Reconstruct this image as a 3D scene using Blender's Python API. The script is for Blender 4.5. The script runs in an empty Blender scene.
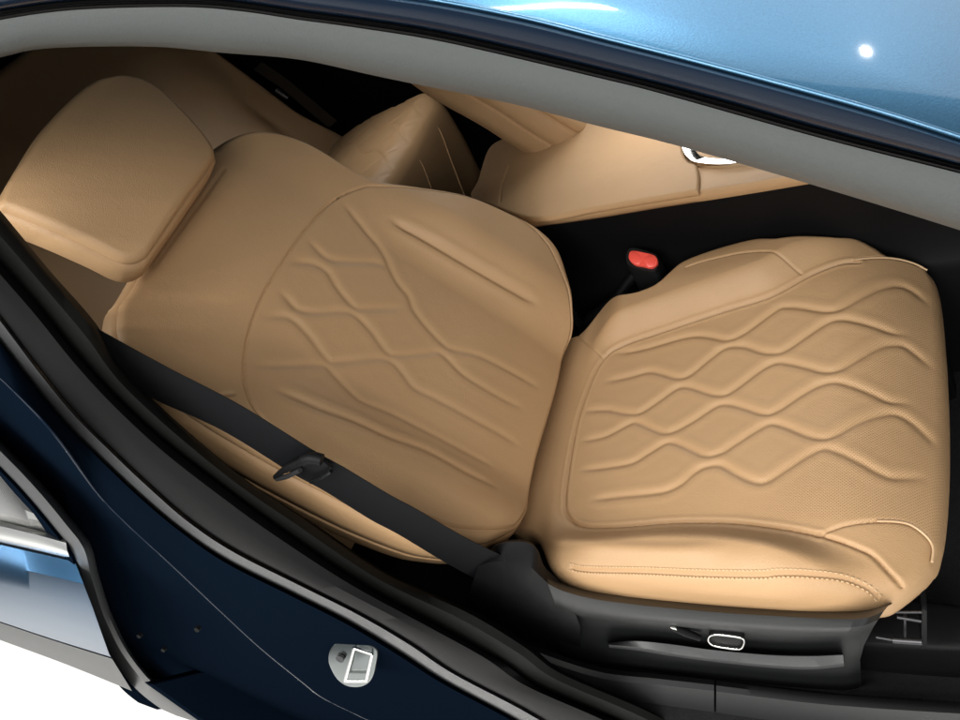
import bpy, math, random
import numpy as np
from mathutils import Vector, Matrix
random.seed(4)
rng = np.random.default_rng(7)
sc = bpy.context.scene
COL = sc.collection
GZ = 0.55            # height of the seat's bight above the showroom floor

# ------------------------------------------------------------------ camera
CAMP = np.array([0.59107, -0.59776, 0.79071])
CAMR = np.array([[0.79923776, 0.14563429, 0.58310348],
                 [0.28417181, 0.76332941, -0.5801505],
                 [-0.52958983, 0.62937975, 0.56869652]])
FPX = 715.285
cd = bpy.data.cameras.new('camera'); cam = bpy.data.objects.new('camera', cd); COL.objects.link(cam)
M4 = Matrix([list(CAMR[i]) + [CAMP[i] + (GZ if i == 2 else 0)] for i in range(3)] + [[0, 0, 0, 1]])
cam.matrix_world = M4
cd.sensor_width = 36; cd.lens = FPX/960*36; cd.clip_start = .01; cd.clip_end = 200
sc.camera = cam

# ------------------------------------------------------------------ light of the showroom, plus added fills
w = bpy.data.worlds.new('World'); sc.world = w; w.use_nodes = True
bg = w.node_tree.nodes['Background']; bg.inputs[0].default_value = (.90, .96, 1, 1); bg.inputs[1].default_value = .25
def area(name, loc, target, sx, sy, power, color=(1, .97, .93)):
    l = bpy.data.lights.new(name, 'AREA'); l.shape = 'RECTANGLE'; l.size = sx; l.size_y = sy
    l.energy = power; l.color = color
    o = bpy.data.objects.new(name, l); COL.objects.link(o)
    o.location = (loc[0], loc[1], loc[2]+GZ)
    d = Vector(target)-Vector(loc); o.rotation_euler = d.to_track_quat('-Z', 'Y').to_euler()
    return o
area('door_side_lamp', (.72, -1.85, 1.48), (.15, 0, .08), 1.7, 1.0, 44)
area('front_side_fill', (2.3, -1.5, 1.75), (-.15, 0, .4), 1.2, .9, 26, (1, .95, .89))  # added fill that lifts the backrest and headrest
area('far_side_fill', (.35, 2.5, 1.55), (.0, .5, .2), 2.2, .9, 24)  # added fill through the far window for console and rear bench
for nm, lc, tg_, pw in (('console_fill', (.20, .62, .66), (.22, .53, .19), .42), ('rear_bench_fill', (-.45, .84, .84), (-.47, .80, .2), .20)):  # invented fills under the roof, brightening console and rear bench
    o = area(nm, lc, tg_, .16, .16, pw, (1, .95, .88)); o.data.spread = math.radians(60)
area('ceiling_lamp', (1.5, 3.2, 3.4), (.6, .4, .5), 7.0, 5.0, 250, (.93, .97, 1))
for k in range(4):
    area('strip_lamp', (-2.2, -1.4-.62*k, 2.7), (-2.2, -1.4-.62*k, 0), 4.5, .06, 66)
area('spot_lamp', (2.52, 1.46, 2.06), (.57, -.3, .62), .035, .035, 2.2)
o = area('tube_lamp', (1.28, .40, 2.85), (.46, -.3, .7), .05, 1.3, 34)
z_ = (Vector((1.28, .40, 2.85))-Vector((.46, -.3, .7))).normalized(); y_ = Vector((.5, 1.1, -.5)); y_ = (y_-y_.dot(z_)*z_).normalized(); x_ = y_.cross(z_)
o.rotation_euler = Matrix((x_, y_, z_)).transposed().to_euler()
sc.view_settings.view_transform = 'Standard'; sc.view_settings.look = 'None'
sc.view_settings.exposure = .10; sc.view_settings.gamma = 1

# ------------------------------------------------------------------ helpers
def ray(u, v):
    return CAMR @ np.array([(u-480)/FPX, -(v-360)/FPX, -1.])
def at(u, v, n, k):                       # point of the plane n.x = k seen at (u, v)
    d = ray(u, v); n = np.array(n, float); t = (k-n@CAMP)/(n@d); return CAMP+t*d
def aty(pts, y):
    if np.isscalar(y): y = [y]*len(pts)
    return [at(p[0], p[1], (0, 1, 0), yy) for p, yy in zip(pts, y)]
def sstep(a, b, x):
    t = np.clip((x-a)/(b-a), 0, 1); return t*t*(3-2*t)
def spline(P, n, closed=False):           # Catmull-Rom, then even spacing
    P = np.array(P, float); m = len(P)
    if closed: Q = np.vstack([P[-1:], P, P[:2]])
    else: Q = np.vstack([2*P[:1]-P[1:2], P, 2*P[-1:]-P[-2:-1]])
    out = []
    for i in range(m if closed else m-1):
        a, b, c, d = Q[i], Q[i+1], Q[i+2], Q[i+3]
        t = np.linspace(0, 1, 24, endpoint=False)[:, None]
        out.append(.5*(2*b+(c-a)*t+(2*a-5*b+4*c-d)*t**2+(3*b-a-3*c+d)*t**3))
    out = np.vstack(out+([Q[1:2]] if closed else [P[-1:]]))
    s = np.r_[0, np.cumsum(np.linalg.norm(np.diff(out, axis=0), axis=1))]
    q = np.linspace(0, s[-1], n+(1 if closed else 0))
    r = np.stack([np.interp(q, s, out[:, k]) for k in range(out.shape[1])], 1)
    return r[:-1] if closed else r

def link(name, V, F, mat, root=None, parent=None, smooth=True, uv=None):
    """one mesh object; V in world metres; root = the thing's Empty, parent = its direct parent"""
    V = np.array(V, float)
    loc = np.array(root['base']) if root is not None else np.array([0., 0, 0])
    me = bpy.data.meshes.new(name)
    me.from_pydata((V-loc).tolist(), [], [list(map(int, f)) for f in F]); me.validate(); me.update()
    if uv is not None:
        ul = me.uv_layers.new(name='pad')
        li = np.empty(len(me.loops), np.int32); me.loops.foreach_get('vertex_index', li)
        ul.data.foreach_set('uv', np.asarray(uv, np.float32)[li].ravel())
    o = bpy.data.objects.new(name, me); COL.objects.link(o)
    if mat: me.materials.append(mat)
    if smooth:
        me.polygons.foreach_set('use_smooth', np.ones(len(me.polygons), bool))
        try: me.set_sharp_from_angle(angle=math.radians(50))
        except Exception: pass
    p = parent if parent is not None else root
    if p is not None: o.parent = p
    return o
def thing(name, label, cat, base, group=None):
    o = bpy.data.objects.new(name, None); COL.objects.link(o)
    o.location = (base[0], base[1], base[2]+GZ); o.empty_display_size = .1
    o['base'] = [float(x) for x in base]; o['label'] = label; o['category'] = cat
    if group: o['group'] = group
    return o

class MB:
    def __init__(s): s.v = []; s.f = []
    def add(s, V, F):
        b = len(s.v); s.v += [list(map(float, x)) for x in V]; s.f += [[i+b for i in f] for f in F]; return s
    def grid(s, rows, closed=False):
        n = len(rows[0]); m = len(rows); V = [p for r in rows for p in r]; F = []
        for i in range(m-1):
            for j in range(n if closed else n-1):
                k = (j+1) % n
                F.append([i*n+j, i*n+k, (i+1)*n+k, (i+1)*n+j])
        return s.add(V, F)
    def tube(s, P, r, seg=10, flat=1.0, up=(0, 0, 1)):
        P = np.array(P, float); n = len(P); r = np.broadcast_to(r, (n,)); rows = []
        for i in range(n):
            t = P[min(i+1, n-1)]-P[max(i-1, 0)]; t = t/np.linalg.norm(t)
            a = np.cross(t, up); a /= np.linalg.norm(a)+1e-9; b = np.cross(a, t)
            th = np.linspace(0, 2*np.pi, seg, endpoint=False)
            rows.append(P[i]+r[i]*(np.cos(th)[:, None]*a+flat*np.sin(th)[:, None]*b))
        b0 = len(s.v); s.grid(rows, True)
        s.f.append([b0+i for i in range(seg)][::-1]); s.f.append([b0+(n-1)*seg+i for i in range(seg)])
        return s
    def box(s, c, ax, ay, az, bev=.12):
        """rounded box: half axes ax, ay, az (vectors)"""
        c, ax, ay, az = [np.array(x, float) for x in (c, ax, ay, az)]
        th = np.linspace(0, 2*np.pi, 24, endpoint=False)
        e = .28
        cx = np.sign(np.cos(th))*np.abs(np.cos(th))**e; sy = np.sign(np.sin(th))*np.abs(np.sin(th))**e
        rows = []
        for z, k in ((-1, .0), (-1, 1-bev), (-1+bev*.5, 1-bev*.25), (-1+bev, 1), (1-bev, 1), (1-bev*.5, 1-bev*.25), (1, 1-bev), (1, 0.)):
            rows.append(c+az*z+k*(cx[:, None]*ax+sy[:, None]*ay))
        return s.grid(rows, True)
    def prism(s, poly, vec, bev=.0):
        """polygon extruded along vec with a small rounded front edge"""
        poly = np.array(poly, float); vec = np.array(vec, float); c = poly.mean(0); n = len(poly)
        rows = [np.repeat(c[None], n, 0), poly+(c-poly)*bev, poly+vec*.08+(c-poly)*bev*.3, poly+vec*.2, poly+vec, np.repeat((c+vec)[None], n, 0)]
        return s.grid(rows, True)
    def build(s, name, mat, root=None, parent=None, smooth=True): return link(name, s.v, s.f, mat, root, parent, smooth)

def loft(curves, n=90):
    m = MB(); m.grid([spline(c, n) for c in curves]); return m

# ------------------------------------------------------------------ materials
def mat(name, color, rough=.5, metal=0, spec=.5, coat=0, bump=None, var=None, coat_rough=.03):
    m = bpy.data.materials.new(name); m.use_nodes = True; nt = m.node_tree; b = nt.nodes['Principled BSDF']
    b.inputs['Base Color'].default_value = (*color, 1); b.inputs['Roughness'].default_value = rough
    b.inputs['Metallic'].default_value = metal; b.inputs['Specular IOR Level'].default_value = spec
    b.inputs['Coat Weight'].default_value = coat; b.inputs['Coat Roughness'].default_value = coat_rough
    tc = nt.nodes.new('ShaderNodeTexCoord')
    if var:                                # (scale, low colour, high colour): cloudy variation of the surface itself
        nz = nt.nodes.new('ShaderNodeTexNoise'); nz.inputs['Scale'].default_value = var[0]; nz.inputs['Detail'].default_value = 4
        mx = nt.nodes.new('ShaderNodeMix'); mx.data_type = 'RGBA'
        mx.inputs[6].default_value = (*var[1], 1); mx.inputs[7].default_value = (*var[2], 1)
        nt.links.new(tc.outputs['Object'], nz.inputs['Vector']); nt.links.new(nz.outputs['Fac'], mx.inputs[0])
        nt.links.new(mx.outputs[2], b.inputs['Base Color'])
    if bump:                               # (kind, scale, distance)
        if bump[0] == 'voronoi':
            tx = nt.nodes.new('ShaderNodeTexVoronoi'); tx.feature = 'DISTANCE_TO_EDGE'; out = tx.outputs['Distance']
        else:
            tx = nt.nodes.new('ShaderNodeTexNoise'); tx.inputs['Detail'].default_value = 3; out = tx.outputs['Fac']
        tx.inputs['Scale'].default_value = bump[1]
        bp = nt.nodes.new('ShaderNodeBump'); bp.inputs['Distance'].default_value = bump[2]; bp.inputs['Strength'].default_value = .5
        nt.links.new(tc.outputs['Object'], tx.inputs['Vector']); nt.links.new(out, bp.inputs['Height'])
        nt.links.new(bp.outputs['Normal'], b.inputs['Normal'])
    return m
LE = (.445, .280, .145)
def leather(name, k=1.0, perforated=False):
    c = tuple(x*k for x in LE)
    m = mat(name, c, .5, 0, .38, 0, ('voronoi', 420, .0006), (9, tuple(x*.94 for x in c), tuple(x*1.05 for x in c)))
    nt = m.node_tree; b = nt.nodes['Principled BSDF']; tc = nt.nodes.new('ShaderNodeTexCoord')
    nz = nt.nodes.new('ShaderNodeTexNoise'); nz.inputs['Scale'].default_value = 26; nz.inputs['Detail'].default_value = 5; nz.inputs['Roughness'].default_value = .62
    bq = nt.nodes.new('ShaderNodeBump'); bq.inputs['Distance'].default_value = .0014; bq.inputs['Strength'].default_value = .45
    nt.links.new(tc.outputs['Object'], nz.inputs['Vector']); nt.links.new(nz.outputs['Fac'], bq.inputs['Height'])
    nt.links.new(b.inputs['Normal'].links[0].from_socket, bq.inputs['Normal']); nt.links.new(bq.outputs['Normal'], b.inputs['Normal'])
    mr_ = nt.nodes.new('ShaderNodeMapRange'); mr_.inputs[3].default_value = .42; mr_.inputs[4].default_value = .60
    nt.links.new(nz.outputs['Fac'], mr_.inputs[0]); nt.links.new(mr_.outputs[0], b.inputs['Roughness'])
    if perforated:
        nt = m.node_tree; b = nt.nodes['Principled BSDF']
        uv = nt.nodes.new('ShaderNodeUVMap'); uv.uv_map = 'pad'
        sep = nt.nodes.new('ShaderNodeSeparateXYZ'); nt.links.new(uv.outputs[0], sep.inputs[0])
        def math_(op, a, bb=None, **k):
            nd = nt.nodes.new('ShaderNodeMath'); nd.operation = op
            for i, x in enumerate((a, bb)):
                if x is None: continue
                if isinstance(x, (int, float)): nd.inputs[i].default_value = x
                else: nt.links.new(x, nd.inputs[i])
            return nd.outputs[0]
        P = .0037
        x, y = sep.outputs[0], sep.outputs[1]
        def hole(ox, oy):
            fx = math_('SUBTRACT', math_('FRACT', math_('ADD', math_('DIVIDE', x, P), ox)), .5)
            fy = math_('SUBTRACT', math_('FRACT', math_('ADD', math_('DIVIDE', y, P), oy)), .5)
            return math_('SQRT', math_('ADD', math_('MULTIPLY', fx, fx), math_('MULTIPLY', fy, fy)))
        d = math_('MINIMUM', hole(0, 0), hole(.5, .5))
        mr = nt.nodes.new('ShaderNodeMapRange'); mr.interpolation_type = 'SMOOTHSTEP'
        mr.inputs[1].default_value = .13; mr.inputs[2].default_value = .24; mr.inputs[3].default_value = 1; mr.inputs[4].default_value = 0
        nt.links.new(d, mr.inputs[0])
        # the perforated zone: front middle of the cushion (x forward, y sideways, in metres)
        zone = nt.nodes.new('ShaderNodeMapRange'); zone.interpolation_type = 'SMOOTHSTEP'
        zone.inputs[1].default_value = .33; zone.inputs[2].default_value = .50
        nt.links.new(math_('SUBTRACT', x, math_('MULTIPLY', y, .35)), zone.inputs[0])
        side = nt.nodes.new('ShaderNodeMapRange'); side.inputs[1].default_value = -.185; side.inputs[2].default_value = -.17
        nt.links.new(y, side.inputs[0])
        f = math_('MULTIPLY', math_('MULTIPLY', mr.outputs[0], zone.outputs[0]), side.outputs[0])
        old = b.inputs['Base Color'].links[0].from_socket
        mx = nt.nodes.new('ShaderNodeMix'); mx.data_type = 'RGBA'; mx.inputs[7].default_value = (.10, .05, .02, 1)
        nt.links.new(math_('MULTIPLY', f, .34), mx.inputs[0]); nt.links.new(old, mx.inputs[6]); nt.links.new(mx.outputs[2], b.inputs['Base Color'])
        bp2 = nt.nodes.new('ShaderNodeBump'); bp2.inputs['Distance'].default_value = .0003; bp2.invert = True
        nt.links.new(f, bp2.inputs['Height']); nt.links.new(b.inputs['Normal'].links[0].from_socket, bp2.inputs['Normal'])
        nt.links.new(bp2.outputs['Normal'], b.inputs['Normal'])
    return m
M = dict(
    tan=leather('tan_leather'), tanp=leather('tan_leather_perforated', 1, True),
    thread=mat('tan_thread', (.60, .42, .24), .7), piping=mat('light_piping', (.56, .38, .22), .45),
    plastic=mat('charcoal_plastic', (.008, .009, .0092), .42, 0, .35, 0, ('noise', 700, .0004)),
    plasticg=mat('grey_plastic', (.040, .042, .043), .45, 0, .5, 0, ('noise', 800, .0004)),
    sill=mat('sill_plastic', (.024, .0255, .026), .5, 0, .4, 0, ('noise', 800, .0004)),
    black=mat('black_plastic', (.0045, .0045, .005), .55, 0, .12),
    carpet=mat('black_carpet', (.010, .010, .011), .95, 0, .1, 0, ('noise', 500, .002), (300, (.006, .006, .007), (.018, .018, .019))),
    rubber=mat('black_rubber', (.0042, .0042, .0044), .65, 0, .1, 0, ('noise', 300, .0004)),
    trimdark=mat('dark_pillar_trim', (.0062, .0066, .0060), .7, 0, .1, 0, ('noise', 900, .0005)),
    trimgrey=mat('grey_pillar_trim', (.052, .058, .057), .55, 0, .4, 0, ('noise', 600, .0004)),
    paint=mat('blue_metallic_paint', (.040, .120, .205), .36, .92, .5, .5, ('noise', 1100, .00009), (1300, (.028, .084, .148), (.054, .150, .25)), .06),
    shaded_jamb=mat('car_paint_shaded_jamb', (.0024, .0050, .0100), .25, 0, .0, 0),  # car paint again, darker and without sheen: dark reflections put into colour
    shaded_edge=mat('car_paint_shaded_edge', (.004, .009, .019), .2, 0, .14, 0),  # same car paint in a dark copy, its shade mixed into the colour
    dimmed_door=mat('car_paint_dimmed_door', (.020, .066, .135), .30, .9, .5, 0, None, (1300, (.014, .048, .10), (.026, .085, .165))),  # dimmer copy of the car paint, floor glare toned down in the colour
    glass=mat('dark_window_glass', (.008, .009, .009), .03, 0, .8, 1),
    chrome=mat('bright_chrome', (.82, .82, .80), .10, 1),
    satin=mat('satin_chrome', (.80, .80, .78), .28, .9),
    steel=mat('zinc_steel', (.20, .22, .22), .25, 1),
    darksteel=mat('dark_steel', (.07, .07, .075), .4, .8),
    web=mat('black_webbing', (.005, .0055, .0068), .6, 0, .15),
    red=mat('red_plastic', (.90, .10, .07), .38, 0, .5),
    floor=mat('white_glossy_floor', (.84, .84, .83), .12, 0, .5, 0, None, (.8, (.82, .82, .81), (.88, .88, .87))),
)
# woven look of the belt
nt = M['web'].node_tree; tc = nt.nodes.new('ShaderNodeTexCoord'); wv = nt.nodes.new('ShaderNodeTexWave')
wv.inputs['Scale'].default_value = 220; wv.inputs['Distortion'].default_value = 1.5; bp = nt.nodes.new('ShaderNodeBump')
bp.inputs['Distance'].default_value = .0008; nt.links.new(tc.outputs['Object'], wv.inputs['Vector'])
nt.links.new(wv.outputs['Fac'], bp.inputs['Height']); nt.links.new(bp.outputs['Normal'], nt.nodes['Principled BSDF'].inputs['Normal'])

# ------------------------------------------------------------------ upholstered pads
class Frame:
    def __init__(s, O, A, B, N): s.O, s.A, s.B, s.N = [np.array(x, float) for x in (O, A, B, N)]
    def world(s, a, b, d): return s.O+np.multiply.outer(a, s.A)+np.multiply.outer(b, s.B)+np.multiply.outer(d, s.N)
    def hit(s, pts, D):
        """where the lines of sight of pts meet the pad's surface d = D(a, b)"""
        out = []
        for u, v in pts:
            r = ray(u, v); t = np.linspace(.25, 2.6, 1500); P = CAMP+t[:, None]*r-s.O
            a, b, d = P@s.A, P@s.B, P@s.N; f = d-D(a, b)
            i = np.where((f[:-1] > 0) & (f[1:] <= 0))[0]
            if len(i) == 0: i = [int(np.argmin(np.abs(f)))-1]
            i = i[0]; k = f[i]/(f[i]-f[i+1]) if abs(f[i]-f[i+1]) > 1e-9 else 0
            out.append([a[i]+k*(a[i+1]-a[i]), b[i]+k*(b[i+1]-b[i])])
        return np.array(out)
def in_poly(x, y, P):
    c = np.zeros(x.shape, bool); n = len(P)
    for i in range(n):
        x1, y1 = P[i]; x2, y2 = P[i-1]
        k = ((y1 > y) != (y2 > y)) & (x < (x2-x1)*(y-y1)/(y2-y1+1e-12)+x1); c ^= k
    return c
def dist_to(a, b, L, reach):
    """distance of the points (a, b) to the dense polyline L and the index of its nearest point"""
    d = np.full(a.shape, 9.); idx = np.zeros(a.shape, int)
    m = (a > L[:, 0].min()-reach) & (a < L[:, 0].max()+reach) & (b > L[:, 1].min()-reach) & (b < L[:, 1].max()+reach)
    I = np.where(m)[0]
    for k in range(0, len(I), 8000):
        J = I[k:k+8000]
        q = (a[J, None]-L[None, :, 0])**2+(b[J, None]-L[None, :, 1])**2
        j = q.argmin(1); d[J] = np.sqrt(q[np.arange(len(J)), j]); idx[J] = j
    return d, idx
def groove(a, b, P, width, depth, closed=False, fade=.02, ridge=.0):
    L = spline(P, 60, closed); ln = np.linalg.norm(np.diff(L, axis=0), axis=1).sum(); n = max(20, int(ln/.0012)); L = spline(P, n, closed)
    d, i = dist_to(a, b, L, width*5)
    k = np.ones(a.shape)
    if not closed and fade > 0:
        s = i/n*ln; k = sstep(0, fade, s)*sstep(0, fade, ln-s)
    g = -depth*np.exp(-(d/width)**2)
    if ridge: g += ridge*np.exp(-((d-2.6*width)/(1.3*width))**2)
    return k*g
def pad(fr, outline, D, grooves, n=380, rim=.012, wall=None, center=None, cap=True):
    """closed cushion: front surface d = D(a,b)+grooves inside outline, rounded rim, wall rings [(grow, depth)...]"""
    L = spline(outline, 900, True); c = L.mean(0) if center is None else np.array(center)
    th = np.arctan2(L[:, 1]-c[1], L[:, 0]-c[0]); R = np.linalg.norm(L-c, axis=1); o = np.argsort(th); th, R = th[o], R[o]
    s = np.linspace(-1, 1, n); X, Y = np.meshgrid(s, s); u = X*np.sqrt(1-Y*Y/2); v = Y*np.sqrt(1-X*X/2)
    r = np.clip(np.hypot(u, v), 0, 1).ravel(); t = np.arctan2(v, u).ravel()
    Rt = np.interp(t, np.r_[th[-1]-2*np.pi, th, th[0]+2*np.pi], np.r_[R[-1], R, R[0]])
    a = c[0]+r*Rt*np.cos(t); b = c[1]+r*Rt*np.sin(t); e = (1-r)*Rt
    d = D(a, b)
    gt = np.zeros(a.shape)
    for g in grooves: gt = gt+groove(a, b, *g)
    d = d+np.maximum(gt, -.0048)
    q = np.clip(1-e/rim, 0, 1); d = d-rim*(1-np.sqrt(np.clip(1-q*q, 0, 1)))
    V = fr.world(a, b, d); uv = np.stack([a, b], 1)
    F = []
    I = np.arange(n*n).reshape(n, n)
    F = np.stack([I[:-1, :-1], I[:-1, 1:], I[1:, 1:], I[1:, :-1]], -1).reshape(-1, 4).tolist()
    loop = np.r_[I[0, :-1], I[:-1, -1], I[-1, :0:-1], I[:0:-1, 0]]
    if wall:
        la, lb, ld = a[loop], b[loop], d[loop]; lt = t[loop]; prev = loop; base = len(V)
        for grow, depth in wall:
            aa, bb = la+grow*np.cos(lt), lb+grow*np.sin(lt); W = fr.world(aa, bb, ld-depth)
            cur = np.arange(base, base+len(loop)); base += len(loop)
            V = np.vstack([V, W]); uv = np.vstack([uv, np.stack([aa, bb], 1)])
            k = len(loop)
            F += [[int(prev[i]), int(cur[i]), int(cur[(i+1) % k]), int(prev[(i+1) % k])] for i in range(k)]
            prev = cur
        if cap: F.append([int(x) for x in prev][::-1])
    return V, F, uv
def stitches(fr, P, D, pitch=.0042, off=0.0, lift=.0012, r=.0008):
    L = spline(P, 400); ln = np.linalg.norm(np.diff(L, axis=0), axis=1).sum(); L = spline(P, int(ln/pitch)*2)
    m = MB(); dL = np.gradient(L, axis=0); nn = np.stack([-dL[:, 1], dL[:, 0]], 1); nn /= np.linalg.norm(nn, axis=1)[:, None]
    L = L+nn*off
    d = D(L[:, 0], L[:, 1])+lift; W = fr.world(L[:, 0], L[:, 1], d)
    for i in range(0, len(W)-1, 2):
        m.tube([W[i], .5*(W[i]+W[i+1])+fr.N*.0003, W[i+1]], r, 5, up=fr.N+.01)
    return m

# ================================================================== SETTING
floor = link('showroom_floor', [(-9, -9, -GZ), (9, -9, -GZ), (9, 9, -GZ), (-9, 9, -GZ)], [[0, 1, 2, 3]], M['floor'], smooth=False)
floor['kind'] = 'structure'

# ================================================================== CAR BODY
car = thing('car', 'navy blue car seen through its open front door, with black rubber door seals', 'car', (0, .37, -GZ))
# --- windscreen pillar: grey trim, rubber seal, painted edge, roof beyond it
def P_(u, v, off): return at(u, v, (0, 1, -.17), -.3975-off)
G1 = [(-60, 68), (0, 54), (49, 45), (150, 43), (225, 49), (300, 56), (382, 73), (510, 99), (600, 122), (680, 142), (825, 184), (960, 225), (1040, 252), (1250, 318)]
G2 = [(-60, 32), (0, 19), (75, 9), (180, 6), (240, 10), (300, 19), (360, 27), (450, 42), (600, 77), (660, 92), (825, 138), (960, 172), (1040, 194), (1250, 258)]
K1 = [(-60, 24), (0, 11), (75, 1), (180, -2), (240, 2), (300, 11), (360, 19), (450, 34), (600, 69), (712, 98), (825, 130), (960, 165), (1040, 187), (1250, 251)]
H1 = [(-60, -5), (0, -18), (75, -28), (180, -30), (240, -26), (300, -18), (360, -8), (440, 4), (525, 21), (600, 40), (709, 68), (862, 110), (960, 141), (1040, 168), (1250, 236)]
def mix(A, B, k, n=60): return (spline(A, n)*(1-k)+spline(B, n)*k)
def pil(A, B, k, off): return [P_(x, y, off) for x, y in mix(A, B, k)]
loft([pil(G1, G2, -.10, -.09), pil(G1, G2, -.02, -.05), pil(G1, G2, 0, -.004), pil(G1, G2, .06, .004), pil(G1, G2, .25, .012), pil(G1, G2, .5, .017), pil(G1, G2, .8, .020),
      pil(G1, G2, .97, .020), pil(G1, G2, 1.0, .012)], 120).build('windscreen_pillar_trim', M['trimgrey'], car)
loft([pil(G2, K1, -.1, .008), pil(G2, K1, .0, .022), pil(G2, K1, .25, .025), pil(G2, K1, .45, .018), pil(G2, K1, .55, .018), pil(G2, K1, .75, .026), pil(G2, K1, 1.0, .022), pil(G2, K1, 1.1, .01)], 120).build('pillar_seal', M['rubber'], car)
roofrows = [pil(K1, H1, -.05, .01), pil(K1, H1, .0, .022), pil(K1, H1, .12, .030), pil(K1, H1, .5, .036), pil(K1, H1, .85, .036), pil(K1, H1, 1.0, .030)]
loft(roofrows, 120).build('roof_edge', M['shaded_edge'], car)
Hc = np.array(roofrows[-1])
for s, dz in ((.006, .004), (.02, .009), (.06, .020), (.14, .036), (.25, .050), (.4, .060), (.6, .062), (.8, .052), (1.0, .034), (1.18, .0), (1.25, -.05)):
    roofrows.append(Hc+np.array([0, s, dz]))
MB().tube(spline(Hc+np.array([0, .001, .001]), 120), .0013, 8).build('roof_highlight_bead', M['paint'], car)  # thin bead added to draw the bright highlight along the roof edge
RF = [np.vstack([spline(q, 120), np.array(q[-1])+[.35, .01, -.22], np.array(q[-1])+[.9, .03, -.42]]) for q in roofrows[5:]]  # opaque unseen sheet carried forward over the windscreen to keep light out
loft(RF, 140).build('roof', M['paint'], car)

m = MB(); Xr = np.linspace(.16, -2.0, 30)
def rrow(y, z): return [(x, y, z-.05*((x-.1)/2.1)**2) for x in Xr]
m.grid([rrow(-.255, .828), rrow(-.272, .845), rrow(-.26, .872), rrow(-.15, .91), rrow(.1, .94), rrow(.4, .95), rrow(.8, .93), rrow(1.0, .86), rrow(1.02, .80)]); m.build('rear_roof', M['paint'], car)
m = MB(); m.grid([[(x, -.27, .83) for x in Xr[9:]], [(x, -.30, .62) for x in Xr[9:]], [(x, -.335, .36) for x in Xr[9:]], [(x, -.35, -.28) for x in Xr[9:]]]); m.build('rear_side_light_block', M['black'], car)  # unseen opaque panel added to block side light from the rear bench
# --- centre pillar: inner trim, outer trim, grey flange, painted face, recess
def cur(pts, ys): return aty(pts, ys)
I0 = [(-60, 150), (-10, 205), (15, 234), (49, 275), (94, 327), (120, 369), (169, 417), (240, 477), (300, 517), (386, 574), (469, 611), (525, 645), (562, 672), (640, 706), (700, 735)]
Y0 = [-.262, -.268, -.272, -.28, -.292, -.30, -.31, -.32, -.328, -.333, -.332, -.328, -.325, -.318, -.314]
I1 = [(-60, 190), (-30, 232), (0, 264), (37, 305), (75, 352), (115, 396), (165, 442), (225, 488), (285, 532), (365, 586), (445, 630), (505, 663), (545, 690), (620, 722), (680, 752)]
I2 = [(-60, 245), (-30, 283), (0, 316), (37, 365), (75, 412), (112, 449), (150, 485), (190, 520), (235, 550), (300, 583), (360, 613), (410, 642), (455, 672), (520, 706), (575, 738)]
I3 = [(-72, 262), (-40, 298), (-8, 332), (28, 378), (66, 424), (103, 461), (141, 497), (182, 531), (227, 561), (294, 594), (352, 623), (402, 653), (447, 682), (512, 717), (567, 749)]
I4 = [(-80, 305), (-40, 345), (0, 378), (22, 399), (56, 436), (97, 492), (130, 526), (169, 562), (225, 615), (262, 649), (300, 680), (322, 697), (356, 714), (400, 735), (440, 760)]
I5 = [(-140, 330), (-80, 385), (-20, 440), (12, 470), (40, 500), (70, 535), (85, 560), (95, 580), (110, 625), (128, 658), (155, 690), (190, 716), (230, 745), (270, 770), (300, 790)]
def sh(Y, d): return [y+d for y in Y]
def inter(A, B, k): return [(a[0]*(1-k)+b[0]*k, a[1]*(1-k)+b[1]*k) for a, b in zip(A, B)]
loft([cur(inter(I0, I1, -.12), sh(Y0, .05)), cur(I0, sh(Y0, .006)), cur(inter(I0, I1, .08), sh(Y0, -.004)), cur(inter(I0, I1, .4), sh(Y0, -.014)), cur(inter(I0, I1, .8), sh(Y0, -.018)), cur(I1, sh(Y0, -.014))], 140).build('centre_pillar_trim', M['trimdark'], car)
loft([cur(I1, sh(Y0, -.012)), cur(inter(I1, I2, .04), sh(Y0, -.024)), cur(inter(I1, I2, .2), sh(Y0, -.034)), cur(inter(I1, I2, .5), sh(Y0, -.042)), cur(inter(I1, I2, .85), sh(Y0, -.046)), cur(I2, sh(Y0, -.040))], 140).build('door_seal', M['rubber'], car)
loft([cur(I2, sh(Y0, -.038)), cur(inter(I2, I3, .2), sh(Y0, -.046)), cur(inter(I2, I3, .7), sh(Y0, -.048)), cur(I3, sh(Y0, -.044))], 140).build('seal_flange', M['plasticg'], car)
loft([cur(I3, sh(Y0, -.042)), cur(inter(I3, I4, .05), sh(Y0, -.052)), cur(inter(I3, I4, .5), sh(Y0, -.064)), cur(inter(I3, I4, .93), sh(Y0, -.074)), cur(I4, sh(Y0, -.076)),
      cur(inter(I4, I5, .04), sh(Y0, -.074)), cur(inter(I4, I5, .1), sh(Y0, -.062)), cur(inter(I4, I5, .5), sh(Y0, -.052)), cur(inter(I4, I5, 1.0), sh(Y0, -.050)), cur(inter(I4, I5, 1.25), sh(Y0, -.046))], 140).build('centre_pillar', M['shaded_jamb'], car)

MB().tube(spline(cur(I4, sh(Y0, -.0755)), 140), .0013, 8).build('pillar_highlight_bead', M['shaded_edge'], car)  # added bead standing in for the gleam along the crease
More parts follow.
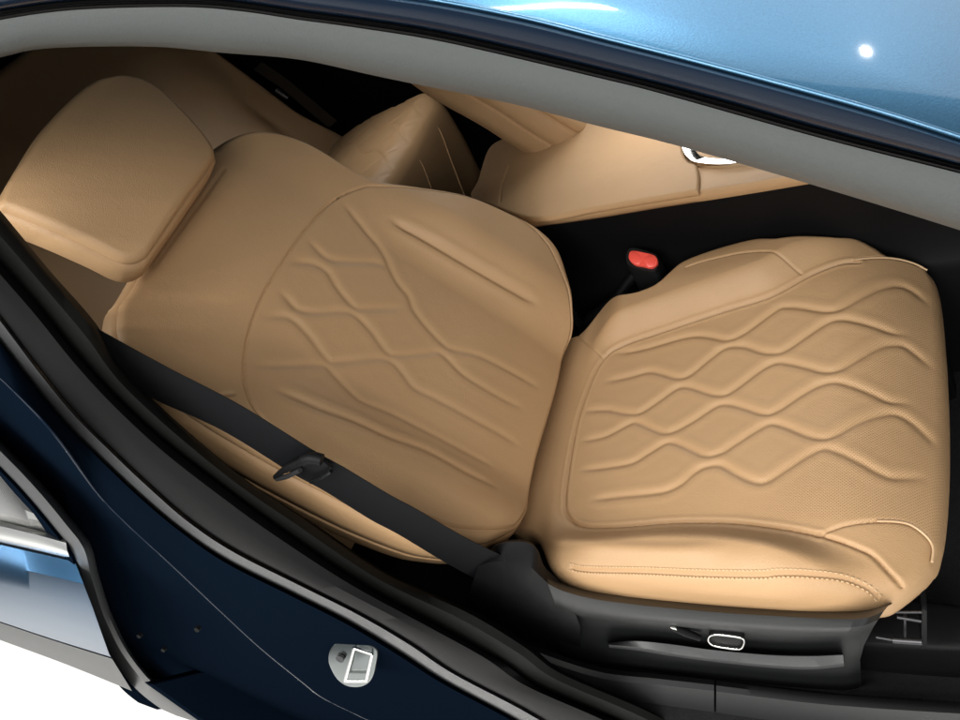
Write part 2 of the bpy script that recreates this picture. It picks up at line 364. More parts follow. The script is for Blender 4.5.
# --- striker on the painted pillar
st_n = np.array([.25, -.9, .35]); st_n /= np.linalg.norm(st_n)
sp = at(352, 663, (0, 1, 0), -.402)
def onst(u, v, lift=0): return at(u, v, st_n, st_n@sp+lift)
plate = [(330, 650), (338, 642), (350, 639), (366, 643), (376, 652), (375, 666), (371, 680), (362, 687), (348, 687), (337, 680), (330, 668), (328, 660)]
st = MB().prism([onst(u, v, .003) for u, v in spline(plate, 48, True)], -st_n*.008, .06).build('door_striker', M['steel'], car)
m = MB()
for a, b in (((345, 681), (354, 648)), ((354, 648), (372, 654)), ((372, 654), (366, 681)), ((345, 681), (366, 681))):
    m.tube([onst(*a, .010), onst(*b, .010)], .0022, 10, up=st_n)
m.build('striker_loop', M['chrome'], car, st)
m = MB(); c = onst(341, 657, .004); m.tube([c, c+st_n*.004], .0058, 16, up=(1, 0, .2)); m.build('bolt', M['darksteel'], car, st)
for u, v in ((199, 627), (141, 634), (165, 648)):
    c = at(u, v, (0, 1, 0), -.415); MB().tube([c, c+st_n*.006], .004, 10, up=(1, 0, .2)).build('pillar_bolt', M['black'], car)

# --- rear door: painted skin, window, bright moulding, rubber edge
Rd_top = [(75, 562), (40, 554), (0, 545), (-60, 533)]
Rd_mid = [(92, 606), (45, 594), (0, 584), (-60, 570)]
Rd_low = [(109, 654), (55, 638), (0, 620), (-60, 600)]
Rd_und = [(132, 691), (65, 664), (0, 640), (-60, 617)]
rd = loft([aty(inter(Rd_top, Rd_mid, -.1), -.392), aty(Rd_top, -.402), aty(inter(Rd_top, Rd_mid, .5), -.425), aty(Rd_mid, -.440), aty(inter(Rd_mid, Rd_low, .6), -.452), aty(Rd_low, -.457), aty(inter(Rd_low, Rd_und, .12), -.452), aty(inter(Rd_low, Rd_und, .2), -.40)], 40).build('rear_door', M['dimmed_door'], car)
loft([aty(inter(Rd_low, Rd_und, .10), -.44), aty(inter(Rd_low, Rd_und, .13), -.455), aty(inter(Rd_low, Rd_und, .5), -.457), aty(inter(Rd_low, Rd_und, .95), -.450), aty(Rd_und, -.445), aty(Rd_und, -.39)], 40).build('door_flank_shaded', M['plastic'], car, rd)  # shaded lower flank of the door, its shade given as dark plastic
loft([aty([(70, 559), (40, 552), (0, 543), (-60, 530)], -.394), aty([(69, 556), (39, 549), (0, 540), (-60, 527)], -.407), aty([(67, 550), (38, 543), (0, 534), (-60, 521)], -.406), aty([(66, 543), (37, 535), (0, 526), (-60, 512)], -.400), aty([(65, 538), (36, 530), (0, 521), (-60, 506)], -.392), aty([(64, 534), (35, 527), (0, 517), (-60, 502)], -.37)], 40).build('belt_moulding', M['satin'], car, rd)
loft([aty([(62, 538), (36, 531), (0, 522), (-60, 506)], -.392), aty([(52, 520), (30, 512), (0, 500), (-60, 478)], -.385), aty([(12, 478), (0, 468), (-25, 446), (-90, 390)], -.36), aty([(-20, 440), (-40, 420), (-60, 400), (-120, 340)], -.33)], 40).build('rear_window', M['glass'], car, rd)
E0 = [(-30, 425), (10, 464), (38, 494), (66, 528), (82, 550), (90, 580), (104, 622), (124, 660), (150, 690), (186, 716), (230, 745)]
yy = np.interp([p[0] for p in E0], [-30, 66, 124, 230], [-.345, -.392, -.42, -.44])
def shx(P, dx, dy): return [(x+dx, y+dy) for x, y in P]
loft([aty(shx(E0, 9, -5), yy+.03), aty(shx(E0, 6, -4), yy+.004), aty(shx(E0, 2, -1), yy-.004), aty(shx(E0, -5, 3), yy-.004), aty(shx(E0, -9, 5), yy+.002)], 80).build('edge_seal', M['plasticg'], car, rd)
loft([aty(shx(E0, -8, 4), yy+.001), aty(shx(E0, -11, 6), yy-.004), aty(shx(E0, -16, 9), yy-.001), aty(shx(E0, -17, 10), yy+.02)], 80).build('door_edge', M['shaded_jamb'], car, rd)

sf = [at(u, v, (1, 0, 0), -.90) for u, v in ((152, 684), (194, 714), (238, 745), (306, 792), (480, 792), (430, 735), (310, 680), (200, 672))]
MB().prism(sf, (-.03, 0, 0), .01).build('rear_door_shut_face', M['shaded_jamb'], car, rd, smooth=False)
# --- sill trim in two lengths with a seam, carpets, far side of the cabin
S0 = [(470, 628), (540, 655), (600, 674), (660, 681), (714, 687)]
S1 = [(560, 690), (600, 703), (640, 715), (680, 727), (714, 735)]
def sill(a, b, lo, name):
    loft([aty(shx(a, 0, -7), -.268), aty(shx(a, 0, -2), -.283), aty(shx(a, 0, 4), -.291), aty(inter(a, b, .5), -.300), aty(b, -.305), aty(shx(b, 0, 40), -.31), aty(shx(b, -10, 90), -.34)], 50).build(name, M['sill'], car)
sill(S0, S1, 0, 'sill_trim')
sill([(716.2, 687.5), (760, 693), (820, 700), (900, 706), (1000, 712)], [(716.2, 735), (770, 742), (830, 748), (910, 752), (1000, 756)], 0, 'sill_trim')
m = MB(); m.grid([[(-1.9, -.345, -.262), (1.6, -.345, -.262)], [(-1.9, 1.12, -.262), (1.6, 1.12, -.262)]]); m.build('floor_carpet', M['carpet'], car, smooth=False)
m = MB()
m.grid([[(-1.9, 1.12, -.3), (1.6, 1.12, -.3)], [(-1.9, 1.16, .3), (1.6, 1.16, .3)], [(-1.9, 1.06, .50), (.9, 1.06, .50)]])
m.grid([[(-1.9, 1.064, .48), (-.55, 1.064, .48)], [(-1.9, 1.03, .84), (-.55, 1.03, .84)]])
m.grid([[(-1.75, -.3, -.3), (-1.75, 1.14, -.3)], [(-1.85, -.3, .3), (-1.85, 1.14, .3)], [(-1.6, -.25, .95), (-1.6, 1.0, .95)]])
m.build('cabin_lining', M['black'], car)
m = MB(); m.grid([[(1.45, -.3, -.3), (1.45, 1.1, -.3)], [(1.2, -.3, .0), (1.2, 1.1, .0)], [(1.0, -.28, .12), (1.0, 1.05, .12)], [(.98, -.27, .2), (.98, 1.03, .2)], [(1.3, -.26, .34), (1.3, 1.0, .34)]])
m.build('dashboard', M['plastic'], car)

# ================================================================== FRONT SEAT
REC = math.radians(24)
seat = thing('front_seat', 'tan front seat with wave quilting, nearest the open door and crossed by the black belt', 'car seat', (.1, 0, -.25), 'front seats')
# ---- cushion
fc = Frame((0, 0, 0), (1, 0, 0), (0, 1, 0), (0, 0, 1))
def C0(x, y):
    z = .040+.010*sstep(.1, .42, x)-.010*np.exp(-((y-.0)/.12)**2)
    r = np.clip((x-.415)/.12, 0, 1.4); z = z-.068*r**2.0
    return z-.022*sstep(.05, -.05, x)
c_ins = [(858, 262), (840, 263.5), (810, 275), (771, 296), (730, 309), (690, 322), (652, 335), (626, 344), (609, 353), (597, 368), (588, 388), (579, 414), (573, 440), (568, 470), (565, 500), (568, 516), (584, 526), (621, 526), (672, 522), (730, 522), (776, 527), (800, 531), (819, 535)]
fl_o = [(819, 535), (845, 525), (877, 521), (900, 522), (913, 526), (927, 537), (933, 548), (932, 562)]
fl_i = [(840, 263.5), (854, 260), (890, 258), (913, 263), (927, 270), (934, 282)]
insA = fc.hit(c_ins, C0)
insA0 = insA; insA = np.vstack([insA, fc.hit([(840, 541), (858, 548), (872, 555), (888, 571), (900, 584)], C0)])
insP = np.vstack([spline(insA, 160), [[.60, -.20], [.62, .0], [.60, .18]]])
def C1(x, y):                                # bolsters rise outside the insert
    x = np.asarray(x, float); y = np.asarray(y, float); sh_ = x.shape; x, y = x.ravel(), y.ravel()
    L = spline(insA, 300); d, _ = dist_to(x, y, L, 1.0)
    out = ~in_poly(x, y, insP); s = np.where(out, d, 0)
    front = 1-sstep(.36, .47, x)
    rear = sstep(.04, .12, x)
    side = np.where(y > 0, .034, .040)
    z = C0(x, y)+side*sstep(0, .045, s)*front*rear
    q = np.clip((-.228-y)/.055, 0, 1.2)            # outboard bolster rolls over
    z = z-.075*(1-np.sqrt(np.clip(1-np.clip(q, 0, .985)**2, 0, 1)))
    q = np.clip((y-.255)/.075, 0, 1.0); z = z-.03*q**2
    return z.reshape(sh_)
c_out = [(500, 522), (512, 450), (532, 390), (556, 345), (579, 333), (597, 312), (608, 300), (626, 292), (647, 286), (659, 279), (670, 269), (686, 258), (720, 246), (755, 237), (782, 235), (833, 235), (856, 237), (872, 244), (890, 255),
         (913, 262), (929, 271), (937, 290), (942, 340), (945, 400), (945, 470), (941, 525), (934, 556), (924, 572), (908, 586), (890, 599), (875, 604), (845, 605), (792, 602), (730, 597), (700, 595), (632, 591), (604, 587), (581, 584), (563, 578), (549, 568), (541, 550), (531, 535)]
outC = fc.hit(c_out, C1)
outC = np.array([[max(p[0], -.03), p[1]] for p in outC])
quilt_c = [
 [(614, 354), (644, 348), (681, 337.5), (698, 335), (712, 336.5), (727, 339), (744, 332), (776, 309), (787, 306), (803, 307), (826, 310.5), (840, 308), (858, 298), (879, 288), (897, 285), (913, 291), (932, 309)],
 [(601, 382), (629, 376), (647.5, 371), (660, 372.5), (677, 377), (689, 374), (709, 358), (725, 347), (744, 345.6), (762, 351), (778, 352), (790, 346), (810, 332), (828.5, 321), (842, 318.5), (858, 321), (877, 326.6), (895, 333), (911, 334)],
 [(580, 411), (606, 409), (617.5, 411), (631, 413), (640, 411.6), (655, 402), (672, 390), (681, 386), (692.5, 387), (711, 393), (722.5, 394), (733, 389), (760, 369), (776, 361.6), (790, 362.5), (808, 366.7), (826, 371), (840, 368), (858, 357.5), (877, 347), (890, 344), (904, 345.6), (920, 357.5), (936, 373.5)],
 [(576, 441), (595, 438), (608, 434), (629, 423), (638, 422), (651, 427.5), (664, 432), (674, 430), (692.5, 420), (709, 409), (719, 404), (730, 403.5), (744, 407), (764, 413), (776, 410), (799, 395), (817, 385), (833, 381), (849, 384), (872, 393), (890, 401), (915, 403)],
 [(576, 470), (606, 466.6), (631, 462), (647.5, 452.5), (662.5, 443.5), (672, 441.6), (685, 446), (700, 453), (709, 455), (721, 451.6), (730, 446), (753, 431), (769, 423), (783, 425), (806, 434), (822, 437.6), (835, 434), (858, 421.6), (877, 415), (895, 413.5), (913, 423), (929, 439), (939, 452)],
 [(586, 500), (616, 496), (647.5, 493), (666, 490), (681, 482.5), (696, 470), (709, 465), (722, 465), (738, 474), (755, 481), (767, 480), (785, 468.5), (806, 455), (822, 448), (835, 450), (858, 460.5), (881, 473), (897, 477), (930, 476.5)]]
grC = [(fc.hit(q, C1), .0046, .0031, False, .03, .0005) for q in quilt_c]
seamA = spline(insA, 200)
grC.append((insA0, .0022, .0042, False, 0, .0009))
flo = fc.hit(fl_o, C1); fli = fc.hit(fl_i, C1)
grC += [(flo, .0020, .003, False, 0), (fli, .0020, .003, False, 0)]
b_edge = fc.hit([(819, 535), (840, 541), (858, 548), (872, 555), (888, 571), (900, 584)], C1); grC.append((b_edge, .0022, .0045, False, 0, .0003))
b_in = fc.hit([(684, 268), (697, 263), (720, 257), (743, 252.5), (767, 251), (783, 258), (803, 275)], C1); grC.append((b_in, .0016, .0022, False, .004))
b_st = fc.hit([(570, 567), (586, 570), (645, 571.5), (700, 574), (758, 575), (776, 573.5), (810, 574.5), (845, 579), (867, 588), (879, 599)], C1); grC.append((b_st, .0022, .0028, False, .004))
r_in = fc.hit([(578, 335), (603, 358)], C1); grC.append((r_in, .0016, .002, False, 0))
cr = fc.hit([(561, 545), (609, 548), (666, 551), (705, 550), (740, 544)], C1); grC.append((cr, .010, -.004, False, .06))
V, F, uv = pad(fc, outC, C1, grC, 460, .010, [(.001, .006), (.001, .016), (-.004, .03), (-.02, .045)], center=(.27, .01))
cush = link('seat_cushion', V, F, M['tanp'], seat, uv=uv)
stitches(fc, b_st, C1, off=.0032).build('stitching', M['thread'], seat, cush)
stitches(fc, b_st, C1, off=-.0032).build('stitching', M['thread'], seat, cush)
for P, nm in ((flo[2:], 'piping'), (fli[1:5], 'piping')):
    L = spline(P, 60); MB().tube(fc.world(L[:, 0], L[:, 1], C1(L[:, 0], L[:, 1])-.0002), .0014, 8, up=(0, 0, 1.)).build(nm, M['piping'], seat, cush)

# ---- backrest
def back_frame(d=0, x0=.04):
    N = np.array([math.cos(REC), 0, math.sin(REC)]); return Frame(np.array([x0, 0, 0])+d*N, (0, 1, 0), (-math.sin(REC), 0, math.cos(REC)), N)
fb = back_frame()
def B0(y, h):
    g = sstep(-.02, .08, h)*(1-.75*sstep(.30, .50, h))
    z = .046*sstep(.11, .215, np.abs(y))*g+.010*np.exp(-((h-.16)/.12)**2)
    z = z-.022*sstep(.52, .68, h)-.02*sstep(.03, -.05, h)
    return z
b_ins = [(380, 186), (360, 188), (330, 203), (300, 237), (279, 268), (262, 297), (249, 332), (244, 365), (247, 393), (262, 417), (290, 441), (338, 473), (386, 499), (431, 517), (461, 527), (508, 527), (520, 521), (530, 497), (541, 451), (558, 389), (569, 342), (571, 305), (558, 264), (546, 242), (525, 222), (487, 202), (424, 189)]
b_out = [(205, 160), (215, 148), (238, 133), (265, 129), (300, 138), (340, 160), (375, 178), (412, 184), (469, 194), (510, 211), (540, 228), (559, 248), (569, 275), (575, 305), (575, 330), (570, 345), (559, 388), (540, 452), (531, 500), (523, 522), (508, 534), (485, 543), (455, 541), (420, 533), (350, 503), (290, 472), (230, 438), (170, 398), (132, 362), (119, 335), (118, 312), (123, 298), (132, 287)]
outB = fb.hit(b_out, B0); insB = fb.hit(b_ins, B0)
quilt_b = [
 [(341, 201), (352, 213), (367.5, 232.5), (382.5, 251), (396, 279), (409, 296), (414, 309), (428, 327.5), (445, 345), (456, 350), (481, 356), (520, 376), (542, 389)],
 [(306, 236), (322.5, 254), (334, 260), (352.5, 261.6), (375, 262.5), (392, 268)],
 [(285, 264), (300, 262), (315, 264), (328, 272), (339, 289), (354, 306), (366, 308.5), (388, 308), (406, 307.5)],
 [(276, 287), (289, 300), (298, 309), (315, 312), (338, 311), (354, 314), (371, 330), (386, 350), (398, 355), (425, 353), (441, 353), (462, 372.5), (479, 384), (505, 399), (526, 409)],
 [(257, 319), (277.5, 316), (292.5, 319), (309, 335), (328, 359), (339, 361.5), (360, 359.5), (381, 358.5), (394, 363), (404, 374), (415, 387.5), (437.5, 399), (475, 419), (512, 440), (522, 448)],
 [(248, 366), (287, 365), (322.5, 365), (334, 374), (352.5, 393), (364, 401.5), (390, 412), (416, 425), (456, 446), (498, 469)]]
grB = [(fb.hit(q, B0), .0050, .0023, False, .03, .0003) for q in quilt_b]
cre1 = fb.hit([(268, 386), (296, 397), (322.5, 408), (352.5, 419), (390, 436), (428, 450), (466, 471), (500, 488)], B0)
cre2 = fb.hit([(385, 216), (400, 225), (419, 235), (445, 250), (479, 270), (512, 289), (542, 306)], B0)
grB += [(cre1, .0050, .0042, False, .04, .001), (cre2, .0045, .0045, False, .04, .001), (insB, .0017, .0030, True, 0, 0)]
grB.append((fb.hit([(226, 166), (206, 195), (178, 233), (152, 270)], B0), .0026, .0022, False, .01))
grB.append((fb.hit([(214, 398), (224, 394.5), (236, 393)], B0), .003, .003, False, .006))
V, F, uv = pad(fb, outB, B0, grB, 440, .010, [(-.001, .0015), (-.0015, .003), (.003, .0045), (.007, .012), (.012, .03), (.011, .048), (.006, .052), (.011, .056), (.010, .08), (-.004, .11), (-.03, .125)], center=(.0, .30))
back = link('backrest', V, F, M['tan'], seat, uv=uv)
L = spline(np.array(outB)[np.r_[26:32]], 120)
# ---- headrest
fh = back_frame(.012)
def H0(y, h): return .05-.6*(np.abs(y+.06)/.14)**2*.03-.5*(np.abs(h-.70)/.11)**2*.02
h_out = [(-1, 204), (2, 190), (20, 160), (50, 117), (87, 83), (110, 74), (133, 74), (157, 84), (187, 111), (207, 134), (215, 148), (212, 160), (187, 195), (153, 245), (143, 256), (131, 260), (117, 257), (87, 242), (33, 218), (8, 208)]
outH = fh.hit(h_out, H0)
V, F, uv = pad(fh, outH, H0, [], 220, .010, [(-.0035, .002), (.0015, .004), (.005, .012), (.005, .034), (-.004, .05), (-.03, .06)], center=outH.mean(0))
hd = link('headrest', V, F, M['tan'], seat, uv=uv)
hc = outH.mean(0)
for dy in (-.05, .06):
    m = MB(); m.tube([fb.world(hc[0]+.03+dy, .58, -.07), fb.world(hc[0]+.02+dy, .72, -.03)], .006, 10, up=(0, 1, .1))
    m.build('headrest_post', M['darksteel'], seat)
# ---- outboard valance, recliner cover, switches, rail
T0 = [(545, 572), (563, 580), (604, 589), (700, 598), (792, 604), (840, 607), (868, 606.5), (892, 601)]
T1 = [(548, 584), (566, 592), (606, 601), (700, 611), (792, 617), (840, 619), (866, 618), (884, 611)]
T2 = [(556, 606), (575, 614), (620, 619), (700, 626), (780, 632), (830, 633), (856, 632), (874, 626)]
T3 = [(575, 634), (600, 642), (650, 647), (715, 655), (775, 662), (820, 663), (848, 658), (864, 645)]
T4 = [(560, 640), (600, 652), (650, 660), (715, 668), (775, 674), (820, 675), (848, 671), (860, 660)]
T5 = [(560, 660), (600, 680), (650, 690), (715, 698), (775, 704), (820, 705), (848, 702), (862, 690)]
val = loft([aty(T0, -.235), aty(shx(T0, 0, 3), -.262), aty(inter(T0, T1, .5), -.274), aty(T1, -.287), aty(inter(T1, T2, .6), -.292), aty(T2, -.285), aty(inter(T2, T3, .12), -.272), aty(inter(T2, T3, .5), -.267), aty(T3, -.265), aty(T4, -.262), aty(T5, -.24)], 110).build('seat_valance', M['plastic'], seat)
U1 = [(607, 643), (637, 640.5), (675, 644), (712, 649), (769, 654), (810, 655), (843, 654)]
U2 = [(609, 645), (637, 648), (675, 654), (712, 659), (769, 665), (810, 667), (844, 664)]
loft([aty(shx(U1, 0, 1), -.262), aty(U1, -.272), aty(inter(U1, U2, .1), -.281), aty(inter(U1, U2, .9), -.288), aty(U2, -.287), aty(shx(U2, 0, 3), -.26)], 60).build('valance_lip', M['plasticg'], seat, val)
sw = MB(); a = aty([(672, 627), (700, 638)], -.277)
sw.tube([a[0], .5*(a[0]+a[1]), a[1]], [.0042, .0052, .004], 10).build('seat_lever', M['black'], seat, val)
c = at(674, 628, (0, 1, 0), -.283); MB().box(c, (.003, 0, -.001), (0, 0, .002), (0, -.0015, 0)).build('lever_badge', M['chrome'], seat, val)
rk = [(709, 637), (716, 634.5), (738, 637), (744, 640), (743, 646), (738, 649), (716, 646), (709, 642)]
rr = MB(); rp = aty(spline(rk, 40, True), -.281)
rr.tube(list(rp)+[rp[0]], .0013, 8, up=(0, 1, .01)).build('switch_rim', M['chrome'], seat, val)
MB().prism(aty(spline(rk, 40, True), -.279), (0, .012, 0), .15).build('seat_switch', M['black'], seat, val)
R0 = [(483, 556), (495, 544), (510, 540), (528, 541), (538, 550), (545, 566), (562, 580)]
R1 = [(478, 566), (492, 562), (510, 562), (528, 566), (540, 576), (552, 586), (568, 594)]
R2 = [(470, 590), (485, 596), (505, 604), (528, 610), (545, 614), (562, 620), (580, 626)]
loft([aty(R0, -.235), aty(shx(R0, 0, 2), -.262), aty(R1, -.280), aty(inter(R1, R2, .5), -.286), aty(R2, -.284), aty(shx(R2, 0, 30), -.25)], 60).build('recliner_cover', M['black'], seat)
ra = MB()
for a, b, y, r in (((896, 612), (922, 612), -.245, .0014), ((897, 617), (921, 621), -.245, .0018), ((893, 640), (922, 642), -.25, .0035), ((876, 637), (894, 640), -.25, .0016), ((905, 615), (905, 640), -.24, .0016)):
    q = aty([a, b], y); ra.tube([q[0], q[1]], r, 10)
ra.build('rail_latch', M['darksteel'], seat)
q = aty([(922, 608), (927, 610), (927, 648), (921, 650)], -.246); MB().prism(q, (0, .03, 0), .05).build('rail_end', M['black'], seat)
m = MB(); m.box((.28, -.20, -.20), (.25, 0, 0), (0, .03, 0), (0, 0, .045)); m.box((.28, .21, -.20), (.25, 0, 0), (0, .03, 0), (0, 0, .045)); m.box((.25, 0, -.10), (.19, 0, 0), (0, .2, 0), (0, 0, .05)); m.build('seat_rails', M['black'], seat)

# ---- the second front seat: a copy beyond the console
seat2 = seat.copy(); COL.objects.link(seat2); seat2.location.y += .86
seat2['label'] = 'tan front seat beyond the console, mostly hidden behind the grey pillar trim'
for ch in list(seat.children):
    c = ch.copy(); COL.objects.link(c); c.parent = seat2
    for g in ch.children:
        d = g.copy(); COL.objects.link(d); d.parent = c

# ================================================================== SEAT BELT
belt = thing('seat_belt', 'black seat belt strap running diagonally past the quilted backrest, with its tongue hanging on it', 'seat belt', (.1, -.3, -.2))
BU = [(20, 285), (60, 308), (96, 328), (165, 366), (240, 405), (311, 449), (345, 468), (390, 495), (418, 510), (470, 540), (530, 568), (580, 590)]
BL = [(0, 312), (40, 337), (78, 357), (148, 396), (222, 430), (292, 473), (325, 491), (370, 519), (400, 535), (452, 566), (510, 596), (560, 620)]
by = [-.262, -.266, -.272, -.280, -.288, -.293, -.295, -.294, -.291, -.282, -.262, -.235]
fwd = np.array([.3, -.5, .3]); fwd = fwd/np.linalg.norm(fwd)*.0007
A = spline(aty(BU, by), 120); B = spline(aty(BL, [y-.004 for y in by]), 120)
tw = np.linspace(0, 1, 120)[:, None]
m = MB(); m.grid([A+fwd, A*.92+B*.08+fwd*1.7, A*.5+B*.5+fwd*1.2, A*.08+B*.92+fwd*1.7, B+fwd, B-fwd, A*.5+B*.5-fwd, A-fwd, A+fwd]); m.build('webbing', M['web'], belt)
def tg(u, v, y=-.305): return at(u, v, (0, 1, 0), y)
ln = lambda P, y, n=20: spline([tg(u, v, y) for u, v in P], n)
tq = MB(); tq.tube(ln([(276, 477), (284, 470), (298, 463), (312, 458), (322, 460)], -.306), [.0035]*6+[.0045]*8+[.0062]*6, 12)
tongue = tq.build('latch_tongue', M['black'], belt)
tp = [(298, 464), (306, 460), (318, 460), (330, 468), (331, 472), (318, 480), (310, 481), (300, 475)]
MB().prism([tg(u, v, -.303) for u, v in spline(tp, 40, True)], (0, .004, 0), .1).build('tongue_body', M['black'], belt, tongue)
MB().tube(ln([(277, 479), (288, 476), (300, 470)], -.308), .0028, 10).build('tongue_plate', M['darksteel'], belt, tongue)
MB().tube(ln([(311, 482), (322, 477), (331, 471)], -.308), .0022, 10).build('tongue_bar', M['steel'], belt, tongue)

# ================================================================== BUCKLE
bkl = thing('belt_buckle', 'black belt buckle with a bright red release button beside the seat cushion', 'buckle', (.12, .29, -.1))
bn = np.array([.25, -.42, .87]); bn /= np.linalg.norm(bn); bp0 = at(641, 259, (0, 1, 0), .285)
def bk(u, v, l=0): return at(u, v, bn, bn@bp0+l)
hs = [(626, 251), (633, 247), (657, 254), (659, 262), (657, 271), (651, 273), (630, 267), (625, 260)]
down = np.array([-.1, .1, -1.0])
MB().prism([bk(u, v, -.003) for u, v in spline(hs, 40, True)], down*.09, .08).build('buckle_housing', M['plastic'], bkl)
rb = [(631, 250.5), (643, 252), (655, 255.5), (657.5, 263), (651.5, 267.5), (643, 266), (634, 264), (628.5, 257.5)]
MB().prism([bk(u, v, .0035) for u, v in spline(rb, 40, True)], -bn*.009, .07).build('release_button', M['red'], bkl)
m = MB(); p0 = at(590, 318, (0, 1, 0), .27); m.tube([bk(641, 266, -.06), bk(615, 300, -.10), p0, p0+np.array([-.05, .0, -.06])], .010, 12); m.build('buckle_stalk', M['black'], bkl)

# ================================================================== CENTRE CONSOLE
con = thing('centre_console', 'tan leather centre console with a padded armrest lid and chrome rimmed cup holder', 'console', (.1, .42, -.25))
LZ = .185
fl = Frame((0, 0, 0), (1, 0, 0), (0, 1, 0), (0, 0, 1))
def lz(x, y): return LZ+.006*np.exp(-((y-.38)/.1)**2)
lid = [(470, 196), (477, 180), (490, 146), (520, 133), (551, 122), (590, 100), (640, 78), (674, 100), (680, 138), (683, 154), (689, 162), (697, 166.5), (697.5, 188), (690, 191), (640, 200), (590, 209), (545, 218), (520, 216), (490, 205)]
lidP = fl.hit(lid, lz)
seam_l = fl.hit([(510, 163), (504, 178), (501, 190), (500, 203)], lz)
V, F, uv = pad(fl, lidP, lz, [(seam_l, .0018, .0028, False, .006)], 200, .006, [(0, .002), (-.002, .005), (-.008, .008)], center=lidP.mean(0))
lo = link('armrest_lid', V, F, M['tan'], con, uv=uv)
# upper body of the console: tan band under the lid that runs forward round the cup holder
ed = [(520, 230), (540, 226.5), (600, 218), (660, 208), (740, 195.5), (815, 183), (900, 168), (980, 152)]
et = [(512, 223), (532, 220), (600, 209), (660, 198.5), (698, 190), (760, 180), (850, 163), (960, 140)]
E1 = spline([at(u, v, (0, 0, 1), LZ-.026) for u, v in ed], 60); E2 = spline([at(u, v, (0, 0, 1), LZ-.004) for u, v in et], 60)
yb = E1[:, 1].min()
m = MB(); m.grid([E1+[0, .02, -.004], E1, E1*.75+E2*.25+[0, -.003, .001], E1*.3+E2*.7+[0, -.003, .002], E2+[0, 0, -.001], E2+[0, .004, -.002], E2+[0, .012, -.002], E2+[0, .03, -.003], E2+[0, .12, -.004], E2+[0, .27, -.006], E2+[0, .28, -.05]])
m.build('console_top', M['tan'], con)
E1x = np.vstack([E1, E1[-1:]+(E1[-1]-E1[-8])*4])
def down_(dy, z): return [(p[0], p[1]+dy, z) for p in E1x]
m = MB(); m.grid([E1x+[0, .012, -.001], E1x+[0, .004, -.004], down_(.010, .08), down_(.016, .0), down_(.004, -.012), down_(.0, -.03), down_(.01, -.28)])
m.build('console_side', M['black'], con)
xl = lidP[:, 0].min()+.012; m = MB(); m.grid([[(xl, y, LZ-.012) for y in (yb+.01, yb+.28)], [(xl+.01, y, .05) for y in (yb+.01, yb+.28)], [(xl+.015, y, -.28) for y in (yb+.01, yb+.28)]]); m.build('console_rear', M['black'], con)
# stitched seam across the forward part and lid gap
L = spline([at(u, v, (0, 0, 1), LZ-.0085) for u, v in ((700, 180), (740, 176), (790, 172), (830, 166))], 30); MB().tube(L, .0008, 6).build('stitching', M['thread'], con)
# cup holder
ring = [(682, 143), (683, 152), (688, 160), (697, 165), (724, 167), (757, 162), (800, 150), (830, 130), (800, 105), (740, 100), (700, 115), (686, 130)]
rg = np.array([at(u, v, (0, 0, 1), LZ-.004) for u, v in spline(ring, 90, True)]); cc = rg.mean(0)
def inn(k, dz): return cc+(rg-cc)*k+np.array([0, 0, dz+.002])
m = MB(); m.grid([inn(1.0, -.006), inn(1.0, .001), inn(.985, .003), inn(.84, .003), inn(.81, .0), inn(.77, -.012), inn(.75, -.03)], True); m.build('cup_holder_ring', M['chrome'], con)
m = MB(); m.grid([inn(.76, -.02), inn(.72, -.03), inn(.66, -.09), inn(0, -.09)], True); m.build('cup_holder_well', M['black'], con)

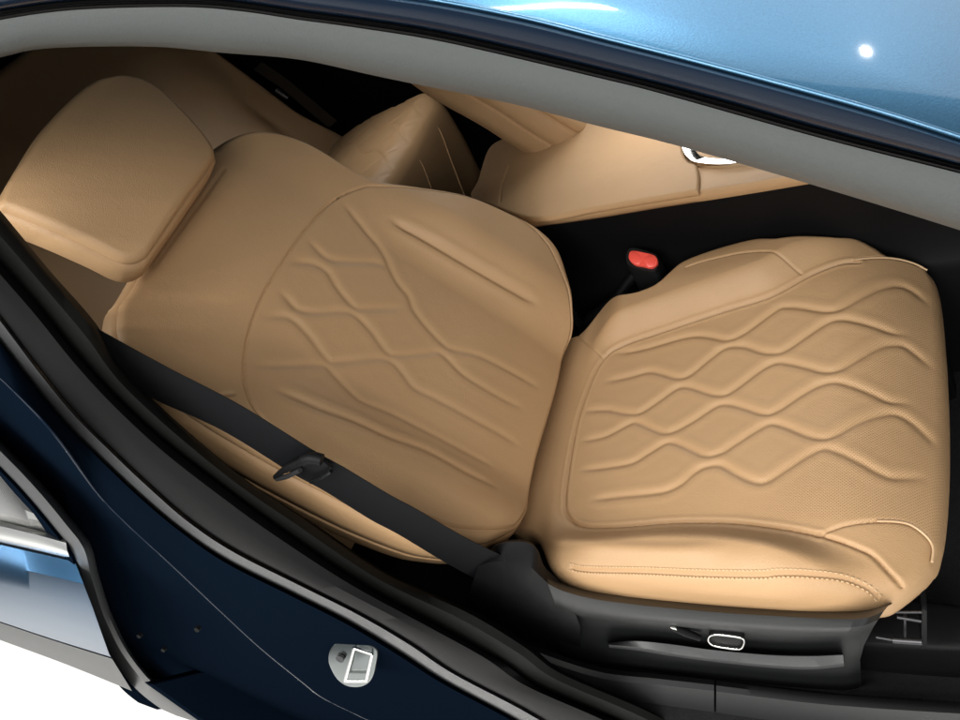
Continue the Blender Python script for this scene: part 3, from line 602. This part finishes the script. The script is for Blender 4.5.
# ================================================================== REAR SEAT
rear = thing('rear_bench', 'tan leather rear bench with diamond quilting, in shade behind the front seats', 'rear seat', (-.8, .38, -.25))
fr_ = Frame((0, 0, 0), (1, 0, 0), (0, 1, 0), (0, 0, 1))
def R0z(x, y):
    z = .245-.03*sstep(-.7, -1.0, x)
    q = np.clip((x+.54)/.07, 0, 1.1); z = z-.045*q**2.5
    return z+.02*np.exp(-((y-.38)/.10)**2)
outR = np.array([(-1.05, -.25), (-.9, -.27), (-.62, -.27), (-.49, -.22), (-.475, -.05), (-.48, .2), (-.49, .38), (-.48, .55), (-.475, .85), (-.49, .98), (-.62, 1.00), (-.9, 1.00), (-1.05, .98), (-1.07, .4)])
gr = []
for k in range(5):
    for s_ in (1, -1):
        y0 = .60+.11*k
        gr.append((np.array([(-.479-.13*j, y0+s_*.055*(1 if j % 2 else -1)) for j in range(4)]), .0042, .0026, False, .03, .0002))
gr.append((np.array([(-.50, .555), (-.65, .56), (-.85, .565), (-1.0, .57)]), .004, .006, False, .01))
V, F, uv = pad(fr_, outR, R0z, gr, 260, .02, [(.004, .02), (0, .10), (-.03, .3)], center=(-.78, .38)); link('rear_cushion', V, F, M['tan'], rear, uv=uv)
for yy_ in (.70, .84):
    MB().tube(spline([(-.545, yy_+.075, .243), (-.503, yy_+.06, .220), (-.4745, yy_+.045, .176), (-.4735, yy_+.01, .10), (-.478, yy_-.03, .0)], 30), .0022, 8).build('stitching', M['tan'], rear)
RR = math.radians(20); frb = Frame((-.86, .38, .18), (0, 1, 0), (-math.sin(RR), 0, math.cos(RR)), (math.cos(RR), 0, math.sin(RR)))
def Rb(y, h): return .03*np.exp(-((np.abs(y)-.33)/.2)**4)*sstep(.75, .5, h)-.012*np.exp(-(y/.03)**2)
outRb = np.array([(-.62, -.05), (-.63, .2), (-.62, .5), (-.58, .66), (-.45, .72), (-.2, .73), (0, .73), (.2, .73), (.45, .72), (.56, .66), (.61, .5), (.62, .2), (.61, -.05), (0, -.06)])
V, F, uv = pad(frb, outRb, Rb, [], 160, .03, [(.006, .03), (0, .10), (-.02, .12)], center=(0, .33)); link('rear_backrest', V, F, M['tan'], rear, uv=uv)
rb2 = thing('rear_belt', 'dark grey rear seat belt strap with a slim buckle by the far rear bench', 'seat belt', (-.8, .92, .1))
def rv(u, v, y=.90): return at(u, v, (0, 1, 0), y)
a = spline([rv(262, 62), (rv(288, 80)), rv(312, 100), rv(337, 121)], 30); b = spline([rv(254, 70), rv(281, 88), rv(305, 108), rv(329, 128)], 30); tt = np.array([.002, -.003, .001])
m = MB(); m.grid([a+tt, b+tt, b-tt, a-tt, a+tt]); m.build('webbing', M['plastic'], rb2)
m = MB(); m.tube([rv(276, 90), rv(288, 98)], .006, 8); m.build('buckle_clip', M['darksteel'], rb2)
for o in list(sc.objects):
    if 'base' in o: del o['base']
floor.location.z += GZ
